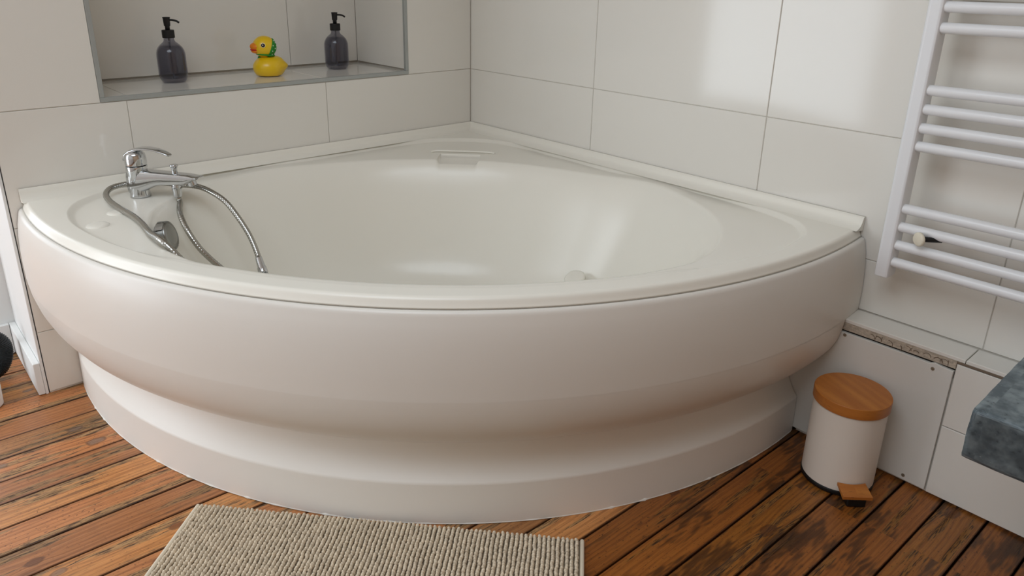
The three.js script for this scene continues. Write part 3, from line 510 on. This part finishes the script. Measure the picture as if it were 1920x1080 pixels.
// ---------------------------------------------------------------- pedal bin
{
  const turn = Math.atan2(-0.085, 0.09);            // the pedal's heading (local +z)
  const b = thing('pedal_bin', 'small cream pedal bin with wooden lid and wooden pedal beside the bathtub', 'bin', [-0.177, 0, 1.609], turn);
  part('body', lathe([[0, 0.012], [0.0785, 0.012], [0.0795, 0.0135], [0.0795, 0.205], [0.0785, 0.2065], [0, 0.2065]], 72), M.binWhite, b);
  part('base_ring', lathe([[0, 0.001], [0.079, 0.001], [0.081, 0.003], [0.081, 0.0115], [0.0785, 0.0125], [0, 0.0125]], 72), M.black, b);
  const lid = lathe([[0, 0.2075], [0.0815, 0.2075], [0.083, 0.209], [0.083, 0.2325], [0.0815, 0.2345], [0, 0.235]], 72);
  { const p = lid.attributes.position, uv = lid.attributes.uv; for (let i = 0; i < p.count; i++) { const rim = Math.hypot(p.getX(i), p.getZ(i)) > 0.0825; uv.setXY(i, rim ? Math.atan2(p.getX(i), p.getZ(i)) * 0.083 * 4 : p.getX(i) * 4 + 0.5, rim ? p.getY(i) * 4 : p.getZ(i) * 4 + 0.5); } }
  const lm = part('lid', lid, M.bamboo, b, 'round honey-brown wooden lid'); lm.rotation.y = 1.15 - turn;
  const ps = []; const n = 14;
  for (let i = 0; i <= n; i++) { const x = -0.034 + 0.066 * i / n, zi = Math.sqrt(0.0835 ** 2 - x * x) - 0.001; ps.push([[x, zi, 0.038], [x, 0.117, 0.030], [x, 0.1165, 0.0225], [x, zi, 0.031]].map(([a, c, e]) => V(a * (c > 0.1 ? 1.0 : 0.95), e, c))); }
  const pg = toCreasedNormals(loft(ps), 0.5); { const p = pg.attributes.position; const uv = new Float32Array(p.count * 2); for (let i = 0; i < p.count; i++) { uv[i * 2] = p.getX(i) * 4; uv[i * 2 + 1] = p.getZ(i) * 4 + p.getY(i) * 2; } pg.setAttribute('uv', new THREE.BufferAttribute(uv, 2)); }
  part('pedal', pg, M.bamboo, b, 'curved wooden pedal');
  part('pedal_lever', [rbox(-0.021, 0.021, 0.0006, 0.0205, 0.060, 0.114, 0.003)], M.black, b);
}
// ---------------------------------------------------------------- counter slab at the right edge
{
  const s = thing('counter_slab', 'dark grey mottled slab of a counter jutting in at the right edge, above the tiled ledge', 'counter', [-0.26, 0.387, 2.35]);
  const g = new RoundedBoxGeometry(0.518, 0.093, 0.874, 5, 0.006); const p = g.attributes.position;
  const dense = new THREE.BoxGeometry(0.518, 0.093, 0.874, 60, 12, 100), q = dense.attributes.position, nn = dense.attributes.normal;
  for (let i = 0; i < q.count; i++) {
    let x = q.getX(i), y = q.getY(i), z = q.getZ(i);
    const r = 0.005, cx = Math.max(-0.259 + r, Math.min(0.259 - r, x)), cy = Math.max(-0.0465 + r, Math.min(0.0465 - r, y)), cz = Math.max(-0.437 + r, Math.min(0.437 - r, z)); const d = V(x - cx, y - cy, z - cz); if (d.lengthSq() > 1e-12) { d.normalize().multiplyScalar(r); x = cx + d.x; y = cy + d.y; z = cz + d.z; }
    const w = 0.0022 * fbm(x * 22, y * 22, z * 22); x += w * (x < 0 ? 1 : 0); y += w * 0.8; z += w;
    q.setXYZ(i, x, y, z);
  }
  const c = mergeVertices((() => { const t = dense.clone(); t.deleteAttribute('uv'); t.deleteAttribute('normal'); return t; })(), 1e-4); c.computeVertexNormals();
  const cp = c.attributes.position, cn = c.attributes.normal, uv = new Float32Array(cp.count * 2);
  for (let i = 0; i < cp.count; i++) { const nx = Math.abs(cn.getX(i)), ny = Math.abs(cn.getY(i)); if (ny > 0.7) { uv[i * 2] = cp.getX(i) * 2.4; uv[i * 2 + 1] = cp.getZ(i) * 2.4; } else if (nx > 0.7) { uv[i * 2] = cp.getY(i) * 2.4 + cp.getX(i) * 2.4; uv[i * 2 + 1] = cp.getZ(i) * 2.4; } else { uv[i * 2] = cp.getX(i) * 2.4; uv[i * 2 + 1] = cp.getY(i) * 2.4 + cp.getZ(i) * 2.4; } }
  c.setAttribute('uv', new THREE.BufferAttribute(uv, 2)); c.translate(0, 0.0465, 0);
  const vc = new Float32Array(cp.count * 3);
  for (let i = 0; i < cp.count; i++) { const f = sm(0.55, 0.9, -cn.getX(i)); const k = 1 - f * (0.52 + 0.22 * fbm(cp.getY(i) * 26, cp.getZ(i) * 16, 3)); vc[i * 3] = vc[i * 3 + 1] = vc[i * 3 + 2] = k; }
  c.setAttribute('color', new THREE.BufferAttribute(vc, 3));       // the room-facing side of the slab is a darker, mottled grey
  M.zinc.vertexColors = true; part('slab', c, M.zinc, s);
}
// ---------------------------------------------------------------- bath mat
{
  const A = V(-1.384, 0, 0.735), B = V(-0.808, 0, 1.368); const ex = B.clone().sub(A), L = ex.length(); ex.normalize(); const ez = V(-ex.z, 0, ex.x); const D = 0.52;
  const mid = A.clone().addScaledVector(ex, L / 2).addScaledVector(ez, D / 2);
  const turn = -Math.atan2(ex.z, ex.x);
  const m = thing('bath_mat', 'beige chenille bath mat with bobbled pile lying in front of the bathtub', 'bath mat', [mid.x, 0.0005, mid.z], turn);
  part('backing', rbox(-L / 2 + 0.002, L / 2 - 0.002, 0.0005, 0.0085, -D / 2 + 0.002, D / 2 - 0.002, 0.003), M.matBase, m);
  for (const s of [-1, 1]) part('hem', rbox(s > 0 ? L / 2 - 0.009 : -L / 2, s > 0 ? L / 2 : -L / 2 + 0.009, 0.001, 0.0125, -D / 2, D / 2, 0.0045, 3), M.matHem, m);
  const px = 0.0096, pz = 0.0066, nx = Math.floor((L - 0.022) / px), nzr = Math.floor((D - 0.008) / pz);
  const g = new THREE.IcosahedronGeometry(1, 2); const im = new THREE.InstancedMesh(g, M.pile, nx * nzr); im.name = 'pile'; im.userData.kind = 'stuff'; im.castShadow = im.receiveShadow = true; seed = 99;
  const mt = new THREE.Matrix4(), qt = new THREE.Quaternion(), col = new THREE.Color(); let k = 0;
  for (let i = 0; i < nx; i++) for (let j = 0; j < nzr; j++) {
    const x = -L / 2 + 0.011 + (i + 0.5) * px * (L - 0.022) / (nx * px), z = -D / 2 + 0.004 + (j + 0.5) * pz;
    const wob = 0.0018 * nz(i * 0.16, j * 0.10, 3) + 0.001 * nz(i * 0.5, j * 0.4, 9);
    qt.setFromEuler(new THREE.Euler(rr(-0.35, 0.35), rr(-0.4, 0.4), rr(-0.35, 0.35)));
    mt.compose(V(x + wob + rr(-0.0004, 0.0004), 0.0105 + 0.0012 * nz(i * 0.3, j * 0.3, 1) + rr(-0.0008, 0.0008), z + rr(-0.0008, 0.0008)), qt, V(rr(0.0037, 0.0043), rr(0.0060, 0.0074), rr(0.0035, 0.0042)));
    im.setMatrixAt(k, mt); const t = rr(0.88, 1.05) * (1 + 0.08 * nz(i * 0.2, j * 0.2, 5)); col.setRGB(t, t, t); im.setColorAt(k, col); k++;
  }
  m.add(im);
}
// ---------------------------------------------------------------- things at the left edge, in the alcove
{
  const s = thing('corrugated_hose', 'black corrugated drain hose bending down at the left edge of the photo', 'hose');
  const curve = new THREE.CatmullRomCurve3([V(-1.74, 0.115, -0.245), V(-1.68, 0.128, -0.225), V(-1.62, 0.128, -0.205), V(-1.591, 0.105, -0.195), V(-1.588, 0.070, -0.19), V(-1.606, 0.035, -0.18), V(-1.65, 0.026, -0.16), V(-1.72, 0.026, -0.13)]);
  const seg = 600, fr = curve.computeFrenetFrames(seg), rows = [];
  for (let i = 0; i <= seg; i++) { const p = curve.getPointAt(i / seg), r = 0.0208 + 0.0012 * Math.sin(i * 0.95); const row = []; for (let j = 0; j < 20; j++) { const a = -j / 20 * Math.PI * 2; row.push(p.clone().addScaledVector(fr.normals[i], Math.cos(a) * r).addScaledVector(fr.binormals[i], Math.sin(a) * r)); } rows.push(row); }
  part('hose', grid(rows, true), M.blackRubber, s);
  const c = thing('white_canister', 'white rounded canister at the left edge of the photo, in front of the black hose', 'canister', [-1.668, 0.0, -0.03]);
  part('body', lathe([[0, 0.001], [0.036, 0.001], [0.039, 0.004], [0.041, 0.06], [0.0405, 0.085], [0.038, 0.092], [0.030, 0.095], [0, 0.096]], 40), M.paint, c);
}
scene.traverse((o) => { if (o.isMesh) { o.castShadow = true; o.receiveShadow = true; } });
renderer.render(scene, camera);
